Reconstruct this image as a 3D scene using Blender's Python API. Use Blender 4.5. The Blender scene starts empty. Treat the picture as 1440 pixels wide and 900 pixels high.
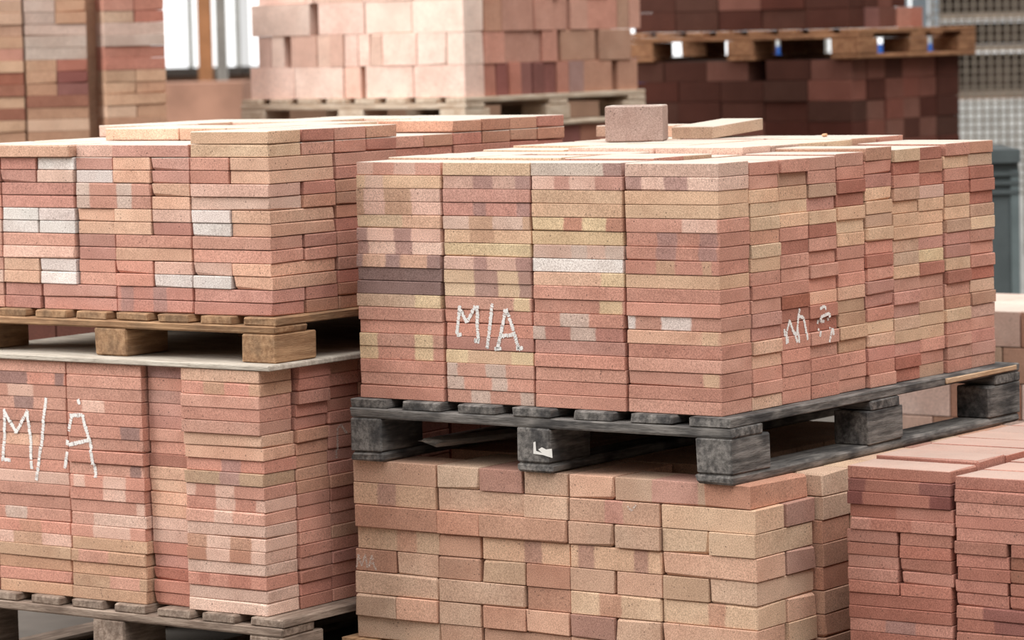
import bpy, math, random
from mathutils import Vector, Matrix

# ------------------------------------------------------------------ camera, light, exposure
scene = bpy.context.scene
COL = scene.collection
rnd = random.Random(7)
GZ = 0.68                                   # the black pallet's deck stands 0.68 m above the floor
F, YAW, PITCH, ROLL = 4784.25, 0.6236, 0.083, -0.023
CAM = Vector((3.864, -6.136, 0.821 + GZ))
cy, sy, cp, sp = math.cos(YAW), math.sin(YAW), math.cos(PITCH), math.sin(PITCH)
FWD = Vector((-sy * cp, cy * cp, -sp)); RGT0 = Vector((cy, sy, 0)); UP0 = RGT0.cross(FWD)
RGT = math.cos(ROLL) * RGT0 + math.sin(ROLL) * UP0
UPV = -math.sin(ROLL) * RGT0 + math.cos(ROLL) * UP0
cam = bpy.data.cameras.new('camera')
cam.sensor_width = 36; cam.lens = 36 * F / 1440; cam.clip_end = 200
cam.dof.use_dof = True; cam.dof.focus_distance = 7.55; cam.dof.aperture_fstop = 5.2
co = bpy.data.objects.new('camera', cam); COL.objects.link(co)
m3 = Matrix((RGT, UPV, -FWD)).transposed()
co.matrix_world = Matrix.Translation(CAM) @ m3.to_4x4()
scene.camera = co

world = bpy.data.worlds.new('world'); scene.world = world; world.use_nodes = True
bg = world.node_tree.nodes['Background']
bg.inputs['Color'].default_value = (1.0, 0.985, 0.965, 1); bg.inputs['Strength'].default_value = 0.80
sun = bpy.data.lights.new('roof_daylight', 'SUN'); sun.energy = 2.85; sun.angle = math.radians(50); sun.color = (1, 0.975, 0.94)
so = bpy.data.objects.new('roof_daylight', sun); COL.objects.link(so)
so.rotation_euler = Vector((-0.38, 0.20, -0.90)).to_track_quat('-Z', 'Y').to_euler()
bay = bpy.data.lights.new('window_bay', 'AREA'); bay.energy = 860; bay.shape = 'RECTANGLE'; bay.size = 5; bay.size_y = 4; bay.color = (1, 0.97, 0.93)
bo = bpy.data.objects.new('window_bay', bay); COL.objects.link(bo)       # area fill light added at left front for the hall's unseen side windows
bo.location = (-8.0, -3.4, 4.2); bo.rotation_euler = (Vector((-3.0, 3.0, 1.0)) - bo.location).to_track_quat('-Z', 'Y').to_euler()
vs = scene.view_settings
vs.view_transform = 'Standard'; vs.look = 'None'; vs.gamma = 1; vs.exposure = 0.0; vs.use_curve_mapping = False

# ------------------------------------------------------------------ helpers
def ray(u, v): return RGT * ((u - 720) / F) + UPV * ((450 - v) / F) + FWD
def at_depth(u, v, d): return CAM + ray(u, v) * d
def lin(c):
    c /= 255.0
    return c / 12.92 if c <= 0.04045 else ((c + 0.055) / 1.055) ** 2.4
def rgb(*c): return tuple(lin(x) for x in c) + (1.0,)

def tag(o, label, cat, group=None, kind=None):
    o['label'] = label
    if cat: o['category'] = cat
    if group: o['group'] = group
    if kind: o['kind'] = kind
    return o
def struct(o, label=None):
    o['kind'] = 'structure'
    if label: o['label'] = label
    return o
def empty(name, mat):
    o = bpy.data.objects.new(name, None); o.empty_display_size = 0.1
    COL.objects.link(o); o.matrix_world = mat
    return o
def mesh_obj(name, verts, faces, mat, parent=None):
    me = bpy.data.meshes.new(name); me.from_pydata([tuple(v) for v in verts], [], faces); me.update()
    if mat: me.materials.append(mat)
    o = bpy.data.objects.new(name, me); COL.objects.link(o)
    if parent: o.parent = parent
    return o

CF = []                                      # faces of a chamfered box; vertex id = corner*3 + axis
def _cf():
    def vid(s, ax): return (((s[0] > 0) * 4 + (s[1] > 0) * 2 + (s[2] > 0)) * 3 + ax)
    S = (-1, 1)
    for ax in range(3):
        b, c = (ax + 1) % 3, (ax + 2) % 3
        for sg in S:
            q = []
            for u, w in ((-1, -1), (1, -1), (1, 1), (-1, 1)):
                s = [0, 0, 0]; s[ax] = sg; s[b] = u; s[c] = w; q.append(vid(s, ax))
            CF.append(q if sg > 0 else q[::-1])
        for u in S:                          # edge running along ax, between faces b and c
            for w in S:
                s0 = [0, 0, 0]; s0[ax] = -1; s0[b] = u; s0[c] = w
                s1 = list(s0); s1[ax] = 1
                q = [vid(s0, b), vid(s1, b), vid(s1, c), vid(s0, c)]
                CF.append(q[::-1] if u * w > 0 else q)
    for i in S:
        for j in S:
            for k in S:
                q = [vid((i, j, k), 0), vid((i, j, k), 1), vid((i, j, k), 2)]
                CF.append(q if i * j * k > 0 else q[::-1])
_cf()
def chamfer_box(size, bev, jit, r, chip=0.0):
    hx = [s / 2 for s in size]; V = []
    for i in (-1, 1):
        for j in (-1, 1):
            for k in (-1, 1):
                s = (i, j, k)
                b = bev * r.uniform(0.6, 1.5)
                if r.random() < chip: b *= r.uniform(2.0, 4.5)
                b = min(b, min(hx) * 0.8)
                for ax in range(3):
                    p = [s[a] * (hx[a] - (b if a != ax else 0)) for a in range(3)]
                    V.append([p[a] + (r.uniform(-jit, jit) if a != 2 else r.uniform(-jit, 0) * s[2] * 0.5) for a in range(3)])
    return V, CF
def box_verts(c, s):
    V = [(c[0] + i * s[0] / 2, c[1] + j * s[1] / 2, c[2] + k * s[2] / 2) for i in (-1, 1) for j in (-1, 1) for k in (-1, 1)]
    Fc = [(0, 1, 3, 2), (4, 6, 7, 5), (0, 4, 5, 1), (2, 3, 7, 6), (0, 2, 6, 4), (1, 5, 7, 3)]
    return V, Fc

# ------------------------------------------------------------------ materials
class NT:
    def __init__(s, name, rough=0.85):
        s.m = bpy.data.materials.new(name); s.m.use_nodes = True; s.t = s.m.node_tree; s.t.nodes.clear()
        s.out = s.n('ShaderNodeOutputMaterial'); s.b = s.n('ShaderNodeBsdfPrincipled')
        s.b.inputs['Roughness'].default_value = rough; s.b.inputs['Specular IOR Level'].default_value = 0.25
        s.l(s.b.outputs[0], s.out.inputs['Surface'])
    def n(s, t, **k):
        x = s.t.nodes.new(t)
        for a, b in k.items(): setattr(x, a, b)
        return x
    def l(s, a, b): s.t.links.new(a, b)
    def put(s, v, sock):
        if hasattr(v, 'is_linked') or hasattr(v, 'links'): s.l(v, sock)
        else: sock.default_value = v
    def math(s, op, a, b=0.0, clamp=False):
        x = s.n('ShaderNodeMath', operation=op, use_clamp=clamp); s.put(a, x.inputs[0]); s.put(b, x.inputs[1]); return x.outputs[0]
    def mix(s, f, a, b, mode='MIX'):
        x = s.n('ShaderNodeMix', data_type='RGBA', blend_type=mode); s.put(f, x.inputs[0]); s.put(a, x.inputs[6]); s.put(b, x.inputs[7]); return x.outputs[2]
    def noise(s, vec, scale, detail=3, rough=0.6):
        x = s.n('ShaderNodeTexNoise'); s.l(vec, x.inputs['Vector']); x.inputs['Scale'].default_value = scale
        x.inputs['Detail'].default_value = detail; x.inputs['Roughness'].default_value = rough; return x.outputs['Fac']
    def ramp(s, f, lo, hi, a=0.0, b=1.0):
        x = s.n('ShaderNodeMapRange', interpolation_type='SMOOTHSTEP'); s.put(f, x.inputs[0]); s.put(lo, x.inputs[1]); s.put(hi, x.inputs[2])
        x.inputs[3].default_value = a; x.inputs[4].default_value = b; return x.outputs[0]
    def coords(s, scale=(1, 1, 1), rand=True):
        tc = s.n('ShaderNodeTexCoord'); mp = s.n('ShaderNodeMapping'); s.l(tc.outputs['Object'], mp.inputs['Vector']); mp.inputs['Scale'].default_value = scale
        if not rand: return mp.outputs[0]
        oi = s.n('ShaderNodeObjectInfo'); k = s.math('MULTIPLY', oi.outputs['Random'], 37.0)
        ad = s.n('ShaderNodeVectorMath', operation='ADD'); s.l(mp.outputs[0], ad.inputs[0]); s.l(k, ad.inputs[1]); return ad.outputs[0]
    def bump(s, h, st, dist=0.001):
        x = s.n('ShaderNodeBump'); x.inputs['Strength'].default_value = st; x.inputs['Distance'].default_value = dist
        s.l(h, x.inputs['Height']); s.l(x.outputs[0], s.b.inputs['Normal'])

def brick_material():
    t = NT('fired_clay', 0.9)
    oi = t.n('ShaderNodeObjectInfo')
    P = t.coords()
    tc = t.n('ShaderNodeTexCoord'); sx = t.n('ShaderNodeSeparateXYZ'); t.l(tc.outputs['Object'], sx.inputs[0])
    big = t.noise(P, 9, 2); mid = t.noise(P, 55, 3); fine = t.noise(P, 420, 2, 0.7)
    wob = t.math('ADD', sx.outputs['X'], t.math('MULTIPLY', t.math('SUBTRACT', mid, 0.5), 0.010))
    def attr(n): x = t.n('ShaderNodeAttribute', attribute_type='OBJECT', attribute_name=n); return x.outputs['Vector']
    def band(n):
        s = t.n('ShaderNodeSeparateXYZ'); t.l(attr(n), s.inputs[0])
        a, b, e = s.outputs
        up = t.ramp(wob, t.math('SUBTRACT', a, e), t.math('ADD', a, e))
        dn = t.ramp(wob, t.math('SUBTRACT', b, e), t.math('ADD', b, e), 1.0, 0.0)
        return t.math('MULTIPLY', up, dn)
    bm = t.math('MAXIMUM', band('band_one'), band('band_two'))
    col = t.mix(t.math('MULTIPLY', bm, 0.84), oi.outputs['Color'], attr('band_tone'))
    col = t.mix(t.ramp(t.noise(P, 6, 2), 0.42, 0.66, 0, 0.42), col, t.mix(1.0, col, (1.04, 1.13, 1.16, 1), 'MULTIPLY'))
    col = t.mix(t.ramp(t.noise(P, 14, 2), 0.55, 0.75, 0, 0.35), col, t.mix(1.0, col, (0.80, 0.72, 0.70, 1), 'MULTIPLY'))
    # kiln mottling, pale bloom and dark specks
    col = t.mix(1.0, col, t.mix(t.ramp(big, 0.3, 0.7), (0.92, 0.90, 0.89, 1), (1.07, 1.07, 1.07, 1)), 'MULTIPLY')
    col = t.mix(t.ramp(mid, 0.52, 0.8, 0, 0.25), col, t.mix(1.0, col, (1.22, 1.26, 1.28, 1), 'MULTIPLY'))
    col = t.mix(t.ramp(fine, 0.28, 0.72), t.mix(1.0, col, (0.66, 0.63, 0.62, 1), 'MULTIPLY'), t.mix(1.0, col, (1.27, 1.28, 1.28, 1), 'MULTIPLY'))
    vo = t.n('ShaderNodeTexVoronoi'); t.l(P, vo.inputs['Vector']); vo.inputs['Scale'].default_value = 90
    spk = t.ramp(vo.outputs['Distance'], 0.08, 0.22, 1, 0)
    spk = t.math('MULTIPLY', spk, t.ramp(t.noise(P, 30, 1), 0.50, 0.62))
    col = t.mix(t.math('MULTIPLY', spk, 0.75), col, (0.09, 0.055, 0.045, 1))
    # pale dust lying on the upper faces of the top layers
    ge = t.n('ShaderNodeNewGeometry'); sz = t.n('ShaderNodeSeparateXYZ'); t.l(ge.outputs['True Normal'], sz.inputs[0])
    du = t.n('ShaderNodeAttribute', attribute_type='OBJECT', attribute_name='dust')
    d = t.math('MULTIPLY', t.ramp(sz.outputs['Z'], 0.6, 0.9), du.outputs['Fac'])
    d = t.math('MULTIPLY', d, t.ramp(t.noise(P, 25, 3), 0.2, 0.6, 0.84, 1.0))
    col = t.mix(d, col, rgb(212, 204, 193))
    t.l(col, t.b.inputs['Base Color'])
    t.bump(t.math('ADD', t.math('MULTIPLY', fine, 0.5), mid), 0.55, 0.0012)
    return t.m
BRICK = brick_material()

def wood(name, c1, c2, c3, stain=0.5):
    t = NT(name, 0.88)
    P = t.coords((1.0, 9, 9)); Q = t.coords((2, 4, 4))
    g = t.noise(P, 9, 4, 0.65); g2 = t.noise(P, 46, 2)
    s = t.noise(Q, 4, 3)
    col = t.mix(t.ramp(g, 0.3, 0.72), c1, c2)
    col = t.mix(t.ramp(g2, 0.55, 0.75, 0, 0.45), col, (c1[0] * 0.35, c1[1] * 0.35, c1[2] * 0.35, 1))
    col = t.mix(t.ramp(s, 0.42, 0.68, 0, stain), col, c3)
    t.l(col, t.b.inputs['Base Color'])
    t.bump(t.math('ADD', g, g2), 0.6, 0.002)
    return t.m
W_BLACK = wood('tarry_weathered_wood', rgb(84, 81, 79), rgb(146, 141, 137), rgb(44, 44, 47), 0.75)
W_BROWN = wood('brown_pallet_wood', rgb(142, 108, 80), rgb(186, 150, 116), rgb(96, 80, 66), 0.5)
W_GREY = wood('grey_pallet_wood', rgb(120, 102, 90), rgb(170, 152, 138), rgb(84, 70, 62), 0.5)
W_PALE = wood('pale_pallet_wood', rgb(190, 168, 146), rgb(218, 204, 186), rgb(150, 118, 92), 0.35)
W_TAN = wood('tan_pallet_wood', rgb(134, 92, 66), rgb(176, 132, 98), rgb(92, 62, 46), 0.4)
W_SHEET = wood('grey_sheet_wood', rgb(168, 158, 146), rgb(206, 198, 186), rgb(140, 132, 124), 0.3)

def plain(name, c, rough=0.8, metal=0.0, var=0.12, scale=8):
    t = NT(name, rough); P = t.coords()
    n = t.noise(P, scale, 4)
    t.l(t.mix(t.ramp(n, 0.3, 0.7), tuple(x * (1 - var) for x in c[:3]) + (1,), tuple(min(1, x * (1 + var)) for x in c[:3]) + (1,)), t.b.inputs['Base Color'])
    t.b.inputs['Metallic'].default_value = metal
    return t.m
def chalk_mat(name, c, cover):
    t = NT(name, 0.95); t.m.blend_method = 'HASHED' if hasattr(t.m, 'blend_method') else None
    P = t.coords(); n = t.noise(P, 420, 2)
    t.b.inputs['Base Color'].default_value = c
    t.l(t.ramp(n, 1 - cover - 0.12, 1 - cover + 0.12), t.b.inputs['Alpha'])
    return t.m
CHALK = chalk_mat('white_chalk', rgb(242, 240, 238), 0.74)
CHALK_FAINT = chalk_mat('rubbed_chalk', rgb(222, 206, 196), 0.50)

# ------------------------------------------------------------------ brick tones
TONE = dict(n=(204, 152, 135), p=(224, 188, 172), m=(197, 147, 134), t=(222, 187, 158), y=(226, 201, 165), o=(220, 178, 154),
            r=(185, 127, 111), d=(146, 118, 113), e=(174, 137, 130), w=(230, 219, 214), g=(205, 184, 172), b=(196, 158, 132),
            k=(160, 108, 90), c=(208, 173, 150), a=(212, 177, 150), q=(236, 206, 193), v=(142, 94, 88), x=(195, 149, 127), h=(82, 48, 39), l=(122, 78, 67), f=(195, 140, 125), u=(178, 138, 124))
WORD = dict(n='salmon', p='pale-pink', m='mauve-pink', t='tan', y='yellow-buff', o='orange', r='brick-red', d='dark-purple', e='dusky-purple',
            w='whitish', g='greyish-pink', b='light-brown', k='brown', c='light-orange', a='buff', q='peach', v='dark-maroon', x='terracotta', h='dark-brown', l='red-brown', f='dusty-red', u='mauve-brown')
NUM = ['', 'first', 'second', 'third', 'fourth', 'fifth', 'sixth', 'seventh', 'eighth', 'ninth', 'tenth', 'eleventh', 'twelfth', 'thirteenth',
       'fourteenth', 'fifteenth', 'sixteenth', 'seventeenth', 'eighteenth', 'nineteenth', 'twentieth', 'twenty-first', 'twenty-second']
def desc(code, noun='brick'):
    p = code.split(':')
    return WORD[p[0]] + ' ' + noun + (' with ' + WORD[p[1]] + ' bands' if len(p) > 1 else '')

MESHES = {}
def brick_mesh(size, chip=0.12):
    key = tuple(round(s, 4) for s in size)
    if key not in MESHES:
        r = random.Random(hash(key) & 0xffff); L = []
        for i in range(8):
            V, Fc = chamfer_box(size, 0.0012, 0.0005, r, chip)
            me = bpy.data.meshes.new('brick_shape'); me.from_pydata(V, [], Fc); me.update(); me.materials.append(BRICK); L.append(me)
        MESHES[key] = L
    return rnd.choice(MESHES[key])

class Stack:
    """corner = the upright edge where the two visible faces meet; face A runs to -x, face B to +y."""
    def __init__(s, x, y, z, deg=0.0):
        s.o = Vector((x, y, z)); s.a = math.radians(deg); s.faces = []
        s.m = Matrix.Translation(s.o) @ Matrix.Rotation(s.a, 4, 'Z')
    def brick(s, name, c, size, head, code, label, group, dust=0.0, yaw=0.35, face=None, tilt=0.0, fixed=0):
        o = bpy.data.objects.new(name, brick_mesh(size)); COL.objects.link(o)
        o.location = s.m @ Vector(c)
        o.rotation_euler = (math.radians(rnd.gauss(0, .12)), math.radians(rnd.gauss(0, .07)), s.a + (math.pi / 2 if head else 0) + math.radians(rnd.gauss(0, yaw * 0.6)))
        p = code.split(':'); T = TONE[p[0]]
        k = rnd.uniform(0.93, 1.04); h = rnd.uniform(-5, 5)
        o.color = rgb(min(255, T[0] * k), min(255, T[1] * k + h), min(255, T[2] * k + h))
        one = two = (9.0, 9.1, 0.004); bt = (0.3, 0.2, 0.2)
        if len(p) > 1:
            bt = rgb(*TONE[p[1]])[:3]; v = [float(q) / 100 for q in p[2].split(',')]; Lx = size[0]
            f = lambda a, b: (-Lx / 2 + a * Lx - (0.02 if a <= 0.001 else 0), -Lx / 2 + b * Lx + (0.02 if b >= 0.999 else 0), 0.0035)
            one = f(v[0], v[1])
            if len(v) > 3: two = f(v[2], v[3])
        o['band_one'] = one; o['band_two'] = two; o['band_tone'] = bt; o['dust'] = dust
        sl = math.tan(o.rotation_euler[2] - s.a - (math.pi / 2 if head else 0))
        if face == 'A': s.faces.append(('A', c[0] - size[1 if head else 0] / 2, c[0] + size[1 if head else 0] / 2, c[2] - size[2] / 2, c[2] + size[2] / 2, c[1] - size[0 if head else 1] / 2, c[0], sl))
        if face == 'B' or face == 'A':
            hx = size[1 if head else 0] / 2; hy = size[0 if head else 1] / 2
            s.faces.append(('B', c[1] - hy, c[1] + hy, c[2] - size[2] / 2, c[2] + size[2] / 2, c[0] + hx, c[1], -sl))
        tag(o, label, 'brick', group)
        return o
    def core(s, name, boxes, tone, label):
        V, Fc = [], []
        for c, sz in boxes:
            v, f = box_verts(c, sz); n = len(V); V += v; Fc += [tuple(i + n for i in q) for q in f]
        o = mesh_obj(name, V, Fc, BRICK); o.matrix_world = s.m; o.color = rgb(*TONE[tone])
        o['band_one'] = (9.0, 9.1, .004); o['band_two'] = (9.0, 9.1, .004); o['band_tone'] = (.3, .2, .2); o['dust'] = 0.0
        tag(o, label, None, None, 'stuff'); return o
    def face_at(s, f, u, z):
        for q in s.faces:
            if q[0] == f and q[1] - .001 <= u <= q[2] + .001 and q[3] - .0008 <= z <= q[4] + .0008: return q[5] + (u - q[6]) * q[7]
        return None

# ------------------------------------------------------------------ hall: floor, back wall with windows
floor_m = NT('concrete', 0.9)
_p = floor_m.coords(rand=False)
floor_m.l(floor_m.mix(floor_m.ramp(floor_m.noise(_p, 1.3, 5), .3, .7), rgb(92, 88, 83), rgb(122, 117, 111)), floor_m.b.inputs['Base Color'])
FL = mesh_obj('floor', [(-40, -30, 0), (40, -30, 0), (40, 60, 0), (-40, 60, 0)], [(0, 1, 2, 3)], floor_m.m); struct(FL)

AZ = Vector((-sy, cy, 0)); AX = Vector((cy, sy, 0))
def hall(u, d, z=0.0):                        # a point d metres away along the hall, at the pixel column u
    p = Vector((CAM.x, CAM.y, 0)) + AZ * d + AX * ((u - 720) / F * d); p.z = z; return p
HALL_R = Matrix.Rotation(YAW, 4, 'Z')
def hall_box(name, u0, u1, z0, z1, d, th, mat, parent=None):
    a, b = hall(u0, d), hall(u1, d); c = (a + b) / 2 + AZ * th / 2; c.z = (z0 + z1) / 2
    V, Fc = box_verts((0, 0, 0), ((b - a).length, th, z1 - z0))
    o = mesh_obj(name, V, Fc, mat)
    o.matrix_world = Matrix.Translation(c) @ HALL_R
    if parent:
        o.parent = parent; o.matrix_parent_inverse = parent.matrix_world.inverted()
    return o
WALLM = plain('plaster', rgb(150, 118, 98), 0.9)
wall = hall_box('wall_back', -1500, 2600, 0, 1.29, 23.0, 0.3, WALLM); struct(wall)
wall_top = hall_box('wall_back_upper', -1500, 2600, 4.2, 7.0, 23.0, 0.3, WALLM); struct(wall_top)
def plan_wall(name, l0, d0, l1, d1, h):
    a = Vector((CAM.x, CAM.y, 0)) + AZ * d0 + AX * l0; b = Vector((CAM.x, CAM.y, 0)) + AZ * d1 + AX * l1
    V, Fc = box_verts((0, 0, 0), ((b - a).length, 0.3, h)); o = mesh_obj(name, V, Fc, HALLM)
    c = (a + b) / 2; c.z = h / 2; o.matrix_world = Matrix.Translation(c) @ Matrix.Rotation(math.atan2(b.y - a.y, b.x - a.x), 4, 'Z'); struct(o)
HALLM = plain('hall_plaster', rgb(172, 160, 148), 0.9)
plan_wall('wall_left', -10.5, -8, -10.5, 24, 7.0); plan_wall('wall_right', 9.0, -8, 9.0, 24, 7.0); plan_wall('wall_front', -10.5, -8, 9.0, -8, 7.0)
def emit(name, c, s):
    t = NT(name); t.b.inputs['Base Color'].default_value = (0.8, 0.8, 0.8, 1); t.b.inputs['Emission Color'].default_value = c; t.b.inputs['Emission Strength'].default_value = s; return t.m
GLOW = emit('daylit_window_glass', (0.95, 0.98, 1, 1), 1.1)
FRAME = plain('dark_window_frame', rgb(70, 64, 60), 0.7)
GREYP = plain('grey_paint', rgb(168, 168, 164), 0.6)
BROWNP = plain('ochre_timber', rgb(168, 120, 84), 0.8)
n_w = 0
for u0, u1 in [(-880, -420), (-400, 60), (80, 345), (360, 820), (840, 1300)]:
    n_w += 1
    w = struct(empty('window_%d' % n_w, Matrix.Translation(hall(u0, 22.95, 1.4))))
    a = u0
    k = 0
    while a < u1 - 5:
        b = min(a + 66, u1)
        hall_box('pane', a + 2, b - 2, 1.34, 4.2, 23.05, 0.02, GLOW, w)
        hall_box('mullion', b - 3, b + 3, 1.33, 4.2, 22.98, 0.08, GREYP, w)
        a = b
    hall_box('window_sill', u0 - 6, u1 + 6, 1.29, 1.345, 22.85, 0.25, FRAME, w)
for u, wd, d in ((298, 19, 21.5), (60, 20, 21.5)):
    tag(hall_box('timber_post', u - wd / 2, u + wd / 2, 0, 6, d, 0.12, BROWNP), 'ochre timber post standing before the bright window' if u > 200 else 'timber post behind the tall buff brick stack', 'post')
tag(hall_box('steel_pipe_duct', 314, 328, 0, 6, 21.8, 0.1, GREYP), 'grey upright duct beside the ochre timber post', 'duct')
RUST = plain('rust_brown_panel', rgb(176, 134, 114), 0.85, 0, 0.2, 3)
tag(hall_box('crate_panel', 200, 350, 0, 1.27, 20.5, 0.8, RUST), 'rust brown crate panel under the bright window', 'crate')
# right end of the hall: steel column, wire cage, low white wall
BLUEG = plain('blue_grey_steel', rgb(150, 160, 168), 0.5)
colm = empty('steel_column', Matrix.Translation(hall(1298, 19, 0)))
hall_box('flange', 1272, 1286, 0, 6, 19.0, 0.03, BLUEG, colm); hall_box('web', 1290, 1312, 0, 6, 19.1, 0.04, BLUEG, colm); hall_box('flange', 1315, 1327, 0, 6, 19.0, 0.03, BLUEG, colm)
tag(colm, 'pale blue grey steel column behind the dark brown block stack', 'column')
WHITE = plain('white_board', rgb(206, 208, 206), 0.8)
tag(hall_box('low_white_wall', 1300, 1640, 0, 1.10, 18.6, 0.1, WHITE), 'low white wall behind the wire cage', 'wall panel')
SHELFM = plain('dark_shelf_goods', rgb(82, 72, 64), 0.9, 0, 0.4, 5)
rack = empty('storage_rack', Matrix.Translation(hall(1400, 19.4, 0)))
for z0, z1 in ((1.12, 1.34), (1.40, 1.52), (1.58, 1.72)):
    hall_box('dark_goods', 1332, 1640, z0, z1, 19.3, 0.5, SHELFM, rack)
for z in (1.10, 1.36, 1.54, 1.74):
    hall_box('shelf_board', 1326, 1640, z, z + 0.035, 19.2, 0.7, plain('dusty_shelf', rgb(150, 136, 122)), rack)
tag(rack, 'dark loaded storage rack behind the wire cage', 'rack')
GREYW = plain('galvanised_wire', rgb(128, 118, 106), 0.5)
cage = empty('wire_mesh_cage', Matrix.Translation(hall(1380, 17.8, 0)))
for i in range(16): hall_box('upright_wire', 1318 + i * 11.5, 1320.4 + i * 11.5, 0.3, 2.2, 17.8, 0.01, GREYW, cage)
for i in range(34): hall_box('cross_wire', 1316, 1500, 0.62 + i * 0.043, 0.628 + i * 0.043, 17.815, 0.01, GREYW, cage)
tag(cage, 'grey galvanised wire mesh cage panel before the rack', 'mesh panel')
BINM = plain('dark_teal_plastic', rgb(84, 92, 94), 0.55)
bin_ = empty('waste_bin', Matrix.Translation(hall(1405, 13, 0)))
hall_box('body', 1372, 1437, 0, 0.98, 13, 0.5, BINM, bin_); hall_box('lid', 1366, 1440, 0.98, 1.03, 12.97, 0.56, BINM, bin_)
for k in range(3): hall_box('rib', 1370, 1438.5, 0.86 + k * 0.035, 0.875 + k * 0.035, 12.985, 0.1, BINM, bin_)
hall_box('wheel_cover', 1426, 1438, 0, 0.95, 12.99, 0.1, plain('teal_edge', rgb(104, 116, 118), 0.5), bin_)
tag(bin_, 'dark grey green bin standing past the end of black-pallet stack', 'bin')
BLUE = plain('blue_plastic', rgb(44, 92, 170), 0.5)
for u, w_, zt in ((912, 26, 1.42), (1095, 24, 1.40), (1150, 22, 1.47), (1240, 26, 1.40), (1322, 20, 1.42)):
    d_ = empty('blue_drum', Matrix.Translation(hall(u, 17, 0)))
    r_ = w_ / F * 17 / 2 * 1.4
    V, Fc = [], []
    prof = [(0.94, 0), (1, .03), (1, .33 * zt), (1.05, .35 * zt), (1, .37 * zt), (1, .66 * zt), (1.05, .68 * zt), (1, .70 * zt), (1, zt - .05), (0.93, zt)]
    for pr, z in prof: V += [(r_ * pr * math.cos(i * math.pi / 8), r_ * pr * math.sin(i * math.pi / 8), z) for i in range(16)]
    for j in range(len(prof) - 1): Fc += [(j * 16 + i, j * 16 + (i + 1) % 16, (j + 1) * 16 + (i + 1) % 16, (j + 1) * 16 + i) for i in range(16)]
    Fc.append(tuple(range((len(prof) - 1) * 16, len(prof) * 16)))
    mesh_obj('body', V, Fc, BLUE, d_)
    V2, F2 = box_verts((r_ * .5, 0, zt + .01), (.05, .05, .03)); mesh_obj('bung', V2, F2, BLUE, d_)
    tag(d_, 'tall blue drum seen through the brown pallet gaps', 'drum', 'blue drums behind the dark block stack')

# ------------------------------------------------------------------ pallets
def board(name, parent, c, size, along, mat, bev=0.003, jit=0.0015, yaw=0.0):
    s = size if along == 'x' else (size[1], size[0], size[2])
    V, Fc = chamfer_box(s, bev, jit, rnd, 0.0)
    o = mesh_obj(name, V, Fc, mat, parent)
    o.location = c; o.rotation_euler = (0, 0, (math.pi / 2 if along == 'y' else 0) + math.radians(yaw))
    return o
def pallet(mat4, W, D, h, nb, bw, mat, label, group=None, bwid=0.09, bdep=0.15, td=0.020, ts=0.021, tb=0.020, bottom=True, bot=None):
    p = empty('pallet', mat4); tag(p, label, 'pallet', group)
    hb = h - td - ts - (tb if bottom else 0); z0 = tb if bottom else 0
    for i in range(nb):
        x = -bw / 2 - i * (W - bw) / (nb - 1)
        board('deck_board', p, (x, D / 2, h - td / 2), (bw * rnd.uniform(0.95, 1.03), D + rnd.uniform(-.012, .006), td), 'y', mat, 0.0025, yaw=rnd.uniform(-.25, .25))
    for y in (bdep / 2 * .8, D / 2, D - bdep / 2 * .8):
        board('stringer_board', p, (-W / 2, y, h - td - ts / 2), (W, bdep * .8, ts), 'x', mat)
        for x in (-bwid / 2, -W / 2, -W + bwid / 2):
            yy = y + (bdep * .1 if y < D / 3 else -bdep * .1 if y > D * .6 else 0)
            board('block', p, (x, yy, z0 + hb / 2), (bwid, bdep, hb), 'y', mat, 0.003)
    if bottom:
        for x in (-(bot or bwid * 1.05) / 2, -W / 2, -W + (bot or bwid * 1.05) / 2):
            board('bottom_board', p, (x, D / 2, tb / 2), (bot or bwid * 1.05, D, tb), 'y', mat, 0.005)
    return p

# ------------------------------------------------------------------ chalk writing
def chalk(st, face, letters, label, mat=CHALK, width=0.0085, r=random.Random(3), group=None):
    inv = st.m.inverted(); o3 = inv @ CAM; R3 = inv.to_3x3()
    root = empty('chalk_writing', st.m); tag(root, label, 'lettering', group)
    for strokes in letters:
        V, Fc = [], []
        for st_ in strokes:
            pts = []
            for u, v in st_:
                d = R3 @ ray(u, v)
                if face == 'A': k = -o3.y / d.y; q = o3 + d * k; pts.append((q.x, q.z))
                else: k = -o3.x / d.x; q = o3 + d * k; pts.append((q.y, q.z))
            for (a, b) in zip(pts[:-1], pts[1:]):
                L = math.hypot(b[0] - a[0], b[1] - a[1]); n = max(2, int(L / 0.002))
                tx, tz = (b[0] - a[0]) / L, (b[1] - a[1]) / L
                for i in range(n):
                    if r.random() < 0.015: continue
                    f0, f1 = i / n, (i + 1.3) / n; w = width * r.uniform(0.7, 1.2) / 2; w2 = width * r.uniform(0.7, 1.2) / 2; off = r.uniform(-.001, .001)
                    cs = []
                    for f, s, ww in ((f0, 1, w), (f1, 1, w2), (f1, -1, w2), (f0, -1, w)):
                        cs.append((a[0] + (b[0] - a[0]) * f + tz * s * ww + off, a[1] + (b[1] - a[1]) * f - tx * s * ww + off))
                    pl = [st.face_at(face, *c) for c in cs]
                    if None in pl: continue
                    P = min(pl) - 0.0008 if face == 'A' else max(pl) + 0.0008
                    m = len(V)
                    V += [(c[0], P, c[1]) if face == 'A' else (P, c[0], c[1]) for c in cs]
                    Fc.append((m, m + 1, m + 2, m + 3))
        if V: mesh_obj('letter', V, Fc, mat, root)
def px(ox, oy, sc, L): return [[[(ox + x / sc, oy + y / sc) for x, y in s] for s in let] for let in L]

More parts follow.
